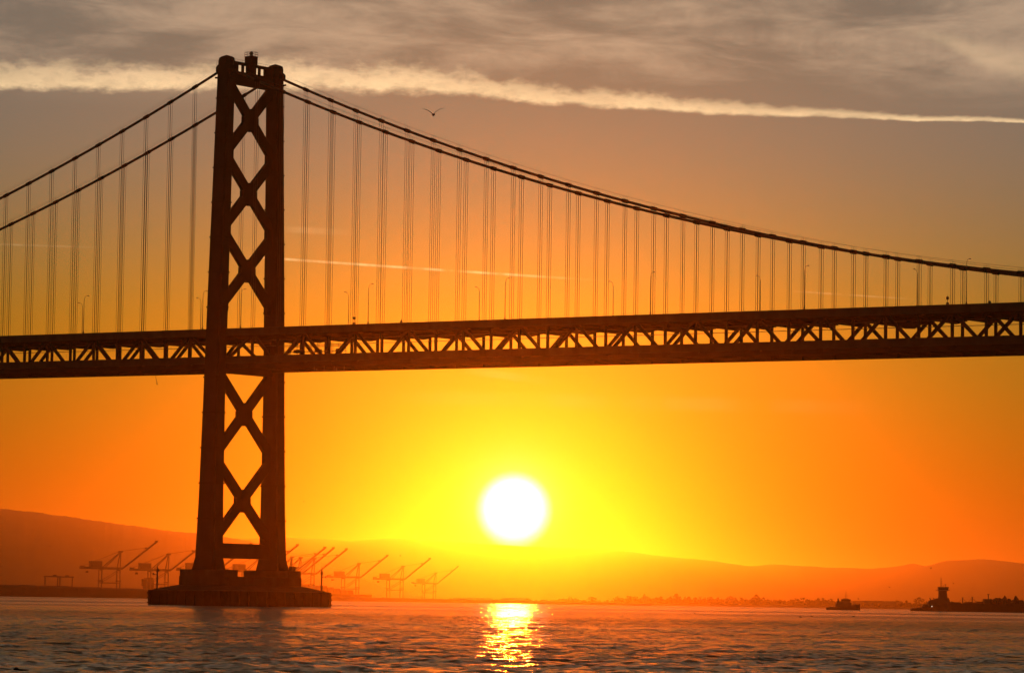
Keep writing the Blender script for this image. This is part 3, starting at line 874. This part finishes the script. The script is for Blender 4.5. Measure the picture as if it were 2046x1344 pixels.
# maintenance scaffold inside the truss right of the tower, hanging platform under it, loose line
def px_on(u, v, yv):
    d = ray(u, v); k = (yv-CAM.y)/d.y
    return CAM+d*k
t = tag(empty('scaffold', (0, 0, 0)), 'flimsy pole scaffold inside the truss just right of the tower', 'scaffold')
xa, xb = px_on(572, 700, 4.0).x, px_on(684, 700, 4.0).x
n = 9
rs = random.Random(3)
for i in range(n):
    x = xa+(xb-xa)*i/(n-1)
    for yy in (3.0, 5.4):
        MB().tube([(x, yy, zt(x)-8.6), (x+rs.uniform(-.1, .1), yy, zt(x)-3.2)], 0.055, 5).build('standard', M['galv'], t)
    if i < n-1:
        x2 = xa+(xb-xa)*(i+1)/(n-1)
        MB().tube([(x, 3.0, zt(x)-8.4+(i % 2)*2.6), (x2, 3.0, zt(x2)-5.8-(i % 2)*0.4)], 0.05, 5).build('brace', M['galv'], t)
        if i % 3 == 1:
            MB().box(((x+x2)/2, 4.2, zt(x)-5.6), (1.6, 1.2, 0.9)).build('board_stack', M['net'], t)
for k, dz_ in enumerate((-4.3, -5.7, -7.2)):
    for yy in (3.0, 5.4):
        MB().tube([(xa-0.5, yy, zt(xa)+dz_), (xb+0.5, yy, zt(xb)+dz_)], 0.055, 5).build('ledger', M['galv'], t)
p0, p1 = px_on(623, 747, -8.0), px_on(688, 744, -8.0)
t = tag(empty('hanging_platform', (0, 0, 0)), 'slim work platform hanging under the deck right of the tower', 'platform')
zb0 = zt(p0.x)-10.9
MB().beam((p0.x, -8, zb0-1.05), (p1.x, -8, zb0-1.15), 0.5, 0.18, (0, 1, 0)).build('floor', M['galv'], t)
for i in range(4):
    x = p0.x+0.8+(p1.x-p0.x-0.9)*i/3
    MB().tube([(x, -8, zb0-1.1), (x, -8, zb0+0.2)], 0.07, 5).build('hanger', M['galv'], t)
    if i in (0, 2): MB().box((x+0.5, -8, zb0-0.75), (0.8, 0.5, 0.5)).build('winch', M['galv'], t)
a = px_on(311, 752, 8.0); b = px_on(313, 766, 8.0)
t = MB().tube([(a.x, 8, a.z+0.6), (a.x+0.1, 8, a.z-0.5), (b.x+0.15, 8, b.z)], 0.06, 5)
t.tube([(b.x+0.15, 8, b.z+0.1), (b.x+0.15, 8, b.z-0.3)], [0.16, 0.12], 6)
tag(t.build('hanging_line', M['rope']), 'loose line dangling under the deck left of the tower', 'rope')
tp = px_on(1800, 652, -6.0)
t = MB().loft([[(tp.x-3.5, -8, zt(tp.x)-3.1), (tp.x-3.5, 2, zt(tp.x)-3.1), (tp.x-3.5, 2, zt(tp.x)-4.3), (tp.x-3.5, -8, zt(tp.x)-4.1)],
               [(tp.x-1, -8, zt(tp.x)-3.1), (tp.x-1, 2, zt(tp.x)-3.1), (tp.x-1, 2, zt(tp.x)-4.4), (tp.x-1, -8, zt(tp.x)-4.4)],
               [(tp.x+2.2, -7, zt(tp.x)-3.5), (tp.x+2.2, 0, zt(tp.x)-3.5), (tp.x+2.2, 0, zt(tp.x)-3.7), (tp.x+2.2, -7, zt(tp.x)-3.7)]])
tag(t.build('tarpaulin', M['net']), 'dark tarpaulin slung under the upper deck near the right edge', 'tarpaulin')

# light poles on the corners of the fender
def fender_pole(x, y, label, side):
    t = tag(empty('light_pole', (x, y, 4.0)), label, 'light pole', 'light poles on the pier fender')
    MB().tube([(0, 0, -0.1), (0, 0, 6.2)], [0.26, 0.20], 8).build('pole', M['galv'], t)
    MB().tube([(0, 0, 6.2), (0, 0, 7.2)], 0.07, 5).build('antenna', M['galv'], t)
    ar = MB().beam((0, 0, 4.3), (side*1.2, side*0.5, 4.2), 0.14, 0.14, (0, 0, 1)).build('arm', M['galv'], t)
    MB().tube([(side*1.05, side*0.45, 4.0), (side*1.05, side*0.45, 4.65)], [0.26, 0.2], 8).build('lantern', M['lens'], ar)
    MB().box((0, 0, 5.3), (0.6, 0.5, 0.7)).build('control_box', M['galv'], t)
    MB().box((0, 0, 0.15), (1.2, 1.2, 0.6)).build('footing', M['concrete'], t)
fender_pole(-12.8, -19.6, 'light pole on the left end of the pier fender', -1)
fender_pole(12.6, 19.4, 'light pole on the right end of the pier fender', 1)

# ------------------------------------------------------------------ boats
def boat_hull(mb, secs):
    """secs: (x, half beam, keel z, deck z)"""
    mb.loft([[(x, -hb*0.75, kz), (x, hb*0.75, kz), (x, hb, dk), (x, -hb, dk)] for x, hb, kz, dk in secs])
    return mb
PT = 2900/FPX
tug = tag(empty('tugboat', ground(1685, 2900, 0), -YAW), 'small dark tugboat alone on the water below the right hills', 'boat')
def lx(px): return (px-1685)*PT
boat_hull(MB(), [(lx(1651), 2.5, -0.8, 2.0), (lx(1656), 4.0, -0.8, 2.3), (lx(1672), 4.6, -0.8, 2.6), (lx(1700), 4.6, -0.8, 3.9), (lx(1712), 3.2, -0.8, 4.5), (lx(1718.5), 0.8, -0.8, 4.9)]).build('hull', M['hull'], tug)
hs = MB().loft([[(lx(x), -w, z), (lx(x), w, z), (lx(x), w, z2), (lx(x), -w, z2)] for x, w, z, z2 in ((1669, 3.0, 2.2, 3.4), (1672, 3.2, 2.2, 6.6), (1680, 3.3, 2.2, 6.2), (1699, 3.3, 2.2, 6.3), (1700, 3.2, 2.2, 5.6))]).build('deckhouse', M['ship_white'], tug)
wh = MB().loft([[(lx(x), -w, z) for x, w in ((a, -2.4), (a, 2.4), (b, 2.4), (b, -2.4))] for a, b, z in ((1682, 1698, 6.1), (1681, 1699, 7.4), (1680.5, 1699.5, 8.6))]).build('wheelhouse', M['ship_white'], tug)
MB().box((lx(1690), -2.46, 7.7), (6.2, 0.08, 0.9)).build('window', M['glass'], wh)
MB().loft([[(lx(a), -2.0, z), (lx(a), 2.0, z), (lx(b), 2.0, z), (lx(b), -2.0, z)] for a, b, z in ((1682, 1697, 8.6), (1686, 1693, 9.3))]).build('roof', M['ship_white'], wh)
MB().tube([(lx(1675), 0, 6.0), (lx(1674.3), 0, 9.3)], [0.8, 0.5], 8).build('funnel', M['hull'], tug)
ms = MB().tube([(lx(1690), 0, 9.2), (lx(1690), 0, 15.2)], [0.25, 0.12], 6).build('mast', M['galv'], tug)
MB().beam((lx(1687), 0, 11.4), (lx(1694), 0, 11.4), 0.2, 0.2, (0, 1, 0)).build('yard', M['galv'], ms)
MB().box((lx(1709), 0, 4.9), (1.6, 1.2, 1.0)).build('winch', M['galv'], tug)

PA = 3000/FPX
atb = tag(empty('tugboat', ground(1875, 3000, 0), -YAW), 'large tug with a tall tower wheelhouse behind the barge at right', 'boat')
def ax(zx): return (1820+zx/9.053-1875)*PA
def az(zy): return (720-zy)/9.053*PA
boat_hull(MB(), [(ax(0), 3.5, -0.8, az(690)), (ax(20), 5.0, -0.8, az(672)), (ax(200), 6.0, -0.8, az(655)), (ax(330), 6.0, -0.8, az(625)), (ax(640), 6.0, -0.8, az(560)), (ax(700), 4.0, -0.8, az(545))]).build('hull', M['hull'], atb)
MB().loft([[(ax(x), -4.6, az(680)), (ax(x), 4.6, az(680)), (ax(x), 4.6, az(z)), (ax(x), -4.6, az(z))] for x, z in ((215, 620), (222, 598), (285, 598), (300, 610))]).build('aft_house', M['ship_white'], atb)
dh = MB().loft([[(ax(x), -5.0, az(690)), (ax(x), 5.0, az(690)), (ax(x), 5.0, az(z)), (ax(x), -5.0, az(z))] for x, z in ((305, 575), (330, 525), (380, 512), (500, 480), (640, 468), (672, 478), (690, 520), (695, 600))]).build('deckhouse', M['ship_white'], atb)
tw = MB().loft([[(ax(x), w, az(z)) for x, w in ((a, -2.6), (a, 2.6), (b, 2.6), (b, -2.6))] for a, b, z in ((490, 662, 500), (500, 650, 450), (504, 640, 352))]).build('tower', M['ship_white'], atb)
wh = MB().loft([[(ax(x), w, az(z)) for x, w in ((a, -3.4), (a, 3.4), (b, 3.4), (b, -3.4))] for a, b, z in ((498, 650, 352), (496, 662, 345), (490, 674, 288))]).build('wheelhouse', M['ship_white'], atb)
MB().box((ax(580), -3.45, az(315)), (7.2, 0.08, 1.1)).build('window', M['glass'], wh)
MB().box((ax(570), 0, az(338)), (10.6, 7.8, 0.5)).build('walkway', M['galv'], wh)
mb = MB()
for zx in (465, 485, 672, 686): mb.tube([(ax(zx), -3.8, az(336)), (ax(zx), -3.8, az(314))], 0.09, 4)
mb.build('railing', M['galv'], wh)
MB().box((ax(580), 0, az(283)), (8.8, 7.0, 0.35)).build('roof', M['ship_white'], wh)
ms = MB().tube([(ax(543), 0, az(283)), (ax(543), 0, az(106))], [0.32, 0.14], 6).build('mast', M['galv'], atb)
for zz, w in ((140, 2.2), (180, 2.8), (215, 2.2)):
    MB().beam((ax(543)-w/2, 0, az(zz)), (ax(543)+w/2, 0, az(zz)), 0.16, 0.16, (0, 1, 0)).build('yard', M['galv'], ms)
MB().tube([(ax(622), 0, az(283)), (ax(622), 0, az(225))], 0.22, 6).build('radar_post', M['galv'], wh)
MB().box((ax(622), 0, az(240)), (1.6, 0.5, 0.4)).build('radar_bar', M['galv'], wh)
MB().tube([(ax(582), 0, az(283)), (ax(582), 0, az(245))], 0.14, 5).build('antenna', M['galv'], wh)
for q in (355, 425):
    MB().tube([(ax(q), 0, az(520)), (ax(q-16), 0, az(478))], [0.42, 0.38], 7).build('exhaust_stack', M['hull'], dh)
MB().box((ax(366), -6.1, az(632)), (0.42, 0.2, 0.42)).build('deck_lamp', M['lit'], atb)

def lump(mb, cx, cy, cz, rx, ry, rz, seed, sub=2):
    bm = bmesh.new(); bmesh.ops.create_icosphere(bm, subdivisions=sub, radius=1.0)
    r = random.Random(seed); ph = [r.uniform(0, 6.28) for _ in range(6)]
    vs = []
    for v in bm.verts:
        c = v.co; k = 1+0.16*math.sin(3.1*c.x+ph[0])*math.sin(2.7*c.z+ph[1])+0.10*math.sin(6*c.y+ph[2]+4*c.x)+r.uniform(-0.09, 0.09)
        vs.append((cx+c.x*rx*k, cy+c.y*ry*k, cz+c.z*rz*k))
    mb.add(vs, [tuple(v.index for v in f.verts) for f in bm.faces]); bm.free()
    return mb
barge = tag(empty('barge', ground(1975, 3010, 0), -YAW), 'long dark barge heaped with cargo at the right edge', 'barge')
def bx(zx): return (1820+zx/9.053-1975)*PA
boat_hull(MB(), [(bx(670), 6, -0.8, az(610)), (bx(690), 9, -0.8, az(560)), (bx(850), 9, -0.8, az(575)), (bx(1310), 9, -0.8, az(572)), (bx(3000), 9, -0.8, az(575)), (bx(3080), 4, -0.8, az(580))]).build('hull', M['hull'], barge)
MB().box((bx(770), 0, az(565)), (10.5, 15, 1.4)).build('raised_deck', M['hull'], barge)
for zx, zy, w in ((935, 462, 1.0), (1108, 448, 0.9)):
    k = MB().tube([(bx(zx), 0, az(580)), (bx(zx), 0, az(zy))], [0.45, 0.35], 7).build('derrick_post', M['galv'], barge)
    MB().box((bx(zx), 0, az(zy+6)), (1.6, 0.7, 0.5)).build('post_head', M['galv'], k)
    for d in (-1, 1):
        MB().tube([(bx(zx), 0, az(zy+24)), (bx(zx+d*78), 0, az(545))], 0.14, 5).build('stay', M['rope'], k)
for zx, w, h in ((1000, 4.5, 555), (1055, 4.0, 540), (1180, 6.5, 548), (1240, 4.2, 532), (880, 3, 568)):
    MB().box((bx(zx), 0, (az(h)+az(580))/2), (w, 9, az(h)-az(580))).build('deck_crate', M['cont'], barge)
blk = MB().box((bx(1368), 0, (az(485)+az(575))/2), (5.0, 11, az(485)-az(575))).build('deck_cabin', M['ship_white'], barge)
pk = MB().tube([(bx(1400), 0, az(490)), (bx(1400), 0, az(395))], 0.42, 6).build('light_mast', M['galv'], barge)
MB().box((bx(1400), 0, az(400)), (2.0, 0.8, 0.6)).build('floodlight', M['galv'], pk)
for i, (a_, b_, top) in enumerate(((1425, 1500, 485), (1470, 1590, 462), (1560, 1650, 466), (1640, 1735, 440), (1715, 1810, 470), (1790, 1880, 490), (1862, 1965, 448), (1930, 2035, 478), (2020, 2120, 520), (2100, 2240, 500), (2220, 2380, 480), (2360, 2500, 505))):
    cx = (bx(a_)+bx(b_))/2; w = (bx(b_)-bx(a_))/2
    lump(MB(), cx, 0, az(585), w*1.15, 6.5, az(top)-az(585), 40+i, 3).build('cargo_heap', M['rust'], barge)

# ------------------------------------------------------------------ birds
def make_gull():
    t = empty('gull')
    b = MB()
    prof = [(-0.30, 0.012), (-0.24, 0.045), (-0.12, 0.085), (0.0, 0.10), (0.10, 0.085), (0.17, 0.055), (0.21, 0.05), (0.25, 0.048), (0.29, 0.03)]
    b.loft([[(math.cos(k*math.pi/4)*r_, y, math.sin(k*math.pi/4)*r_*0.9+(0.03 if y > 0.17 else 0)) for k in range(8)] for y, r_ in prof])
    b.build('body', M['bird'], t, True)
    MB().loft([[(-0.012, 0.28, 0.02), (0.012, 0.28, 0.02), (0.012, 0.28, 0.04), (-0.012, 0.28, 0.04)], [(-0.003, 0.36, 0.015), (0.003, 0.36, 0.015), (0.003, 0.36, 0.022), (-0.003, 0.36, 0.022)]]).build('beak', M['rust'], t)
    MB().loft([[(-0.03, -0.24, 0), (0.03, -0.24, 0), (0.03, -0.24, 0.02), (-0.03, -0.24, 0.02)], [(-0.10, -0.42, 0), (0.10, -0.42, 0), (0.10, -0.42, 0.01), (-0.10, -0.42, 0.01)]]).build('tail', M['bird'], t)
    for s in (-1, 1):
        secs = []
        for x, y, z, c, th in ((0.05, 0.03, 0.05, 0.20, 0.035), (0.16, 0.06, 0.17, 0.18, 0.03), (0.30, 0.08, 0.28, 0.16, 0.024), (0.46, 0.05, 0.355, 0.13, 0.016), (0.62, -0.02, 0.395, 0.085, 0.010), (0.74, -0.10, 0.40, 0.02, 0.004)):
            secs.append([(s*x, y+c/2, z), (s*x, y, z+th), (s*x, y-c/2, z+th*0.4), (s*x, y, z-th*0.3)])
        MB().loft(secs).build('wing', M['bird'], t)
    return t
gull0 = make_gull()
def set_gull(o, u, v, dist, rz, roll, sc_, label):
    o.location = at(u, v, dist); o.rotation_euler = (0, roll, rz); o.scale = (sc_,)*3
    tag(o, label, 'gull', 'gulls in the air')
set_gull(gull0, 866, 229.5, 235, -YAW+R(8), R(-4), 1.0, 'large gull with raised wings flying above the cable right of the tower')
small = [(880, 1070, 900, 'tiny gull beside the left edge of the sun glow'), (800, 1110, 900, 'tiny gull left of the sun above the second pale crane'),
         (607, 1002, 900, 'tiny gull in the sky just right of the lower tower'), (738, 1187, 900, 'tiny gull low over the shore right of the pier'),
         (100, 1091, 800, 'tiny gull against the left hills above the yard gantries'), (1860, 1135, 700, 'tiny gull left of the high tug mast against the hills'),
         (1777, 1173, 750, 'tiny gull between the two tugs above the long shed'), (1742, 1060, 900, 'tiny gull in the orange sky above the small tug'),
         (1905, 1165, 900, 'tiny gull right of the high wheelhouse'), (1715, 1196, 800, 'tiny gull right of the small tug mast'), (1657, 1206, 800, 'tiny gull low beside the small tug stern'),
         (1460, 690, 0, None)]
for i, (u, v, d, lab) in enumerate(small):
    if not lab: continue
    o = copy_tree(gull0)
    set_gull(o, u, v, d, -YAW+R(30+47*i), R((i*37) % 25-12), 0.62, lab)

def waterbird(u, dist, rz, k, label, dark=False):
    t = tag(empty('waterbird', ground(u, dist, 0.0), rz), label, 'waterbird', 'birds resting on the water')
    m = M['bird_dark']
    b = MB(); prof = [(-0.27, 0.02, 0.10), (-0.20, 0.07, 0.08), (-0.05, 0.12, 0.05), (0.10, 0.11, 0.05), (0.20, 0.06, 0.07), (0.24, 0.02, 0.08)]
    b.loft([[(y, math.cos(q*math.pi/4)*r_, z+math.sin(q*math.pi/4)*r_*0.8) for q in range(8)] for y, r_, z in prof]); b.build('body', m, t, True)
    b = MB(); b.tube([(0.18, 0, 0.08), (0.19, 0, 0.12), (0.15, 0, 0.145), (0.10, 0, 0.15), (0.05, 0, 0.14), (-0.01, 0, 0.13)], [0.05, 0.035, 0.04, 0.042, 0.02, 0.005], 7); b.build('head', m, t, True)
    t.scale = (k,)*3
waterbird(44, 94.3, -YAW+R(180), 0.85, 'dark bird resting on the water in the bottom left corner')
for i, (u, d, lab) in enumerate(((1706, 830, 'dark bird on the water just below the small tug'), (1550, 1500, 'dark speck of a bird on the water left of the small tug'), (1584, 1200, 'dark speck of a bird on the water nearest the small tug stern'),
                                 (1388, 900, 'dark speck of a bird on the water under the wooded shore'), (1600, 700, 'dark speck of a bird on the water ahead of the dark wind lane'), (1622, 760, 'second dark bird on the water left below the small tug'))):
    waterbird(u, d, -YAW+R(40*i), 1.2, lab)

# ------------------------------------------------------------------ haze: one closed box of even air
def build_haze():
    mb = MB()
    y0, y1, w, z0, z1 = -400.0, 62000.0, 18500.0, -2.0, 570.0
    c = [CAM+RGT*(a*w)+FWD*b for b in (y0, y1) for a in (-1, 1)]
    vs = [(p.x, p.y, z) for z in (z0, z1) for p in (c[0], c[1], c[3], c[2])]
    mb.add(vs, [(3, 2, 1, 0), (4, 5, 6, 7), (0, 1, 5, 4), (1, 2, 6, 5), (2, 3, 7, 6), (3, 0, 4, 7)])
    m = bpy.data.materials.new('morning_haze'); m.use_nodes = True
    t = m.node_tree; t.nodes.clear()
    vol = t.nodes.new('ShaderNodeVolumePrincipled')
    vol.inputs['Color'].default_value = (0.97, 0.86, 0.42, 1)
    vol.inputs['Density'].default_value = HAZE_DENSITY
    vol.inputs['Anisotropy'].default_value = HAZE_G
    out = t.nodes.new('ShaderNodeOutputMaterial')
    t.links.new(vol.outputs[0], out.inputs['Volume'])
    o = mb.build('haze', m)
    tag(o, kind='stuff')
    o.display_type = 'WIRE'
build_haze()
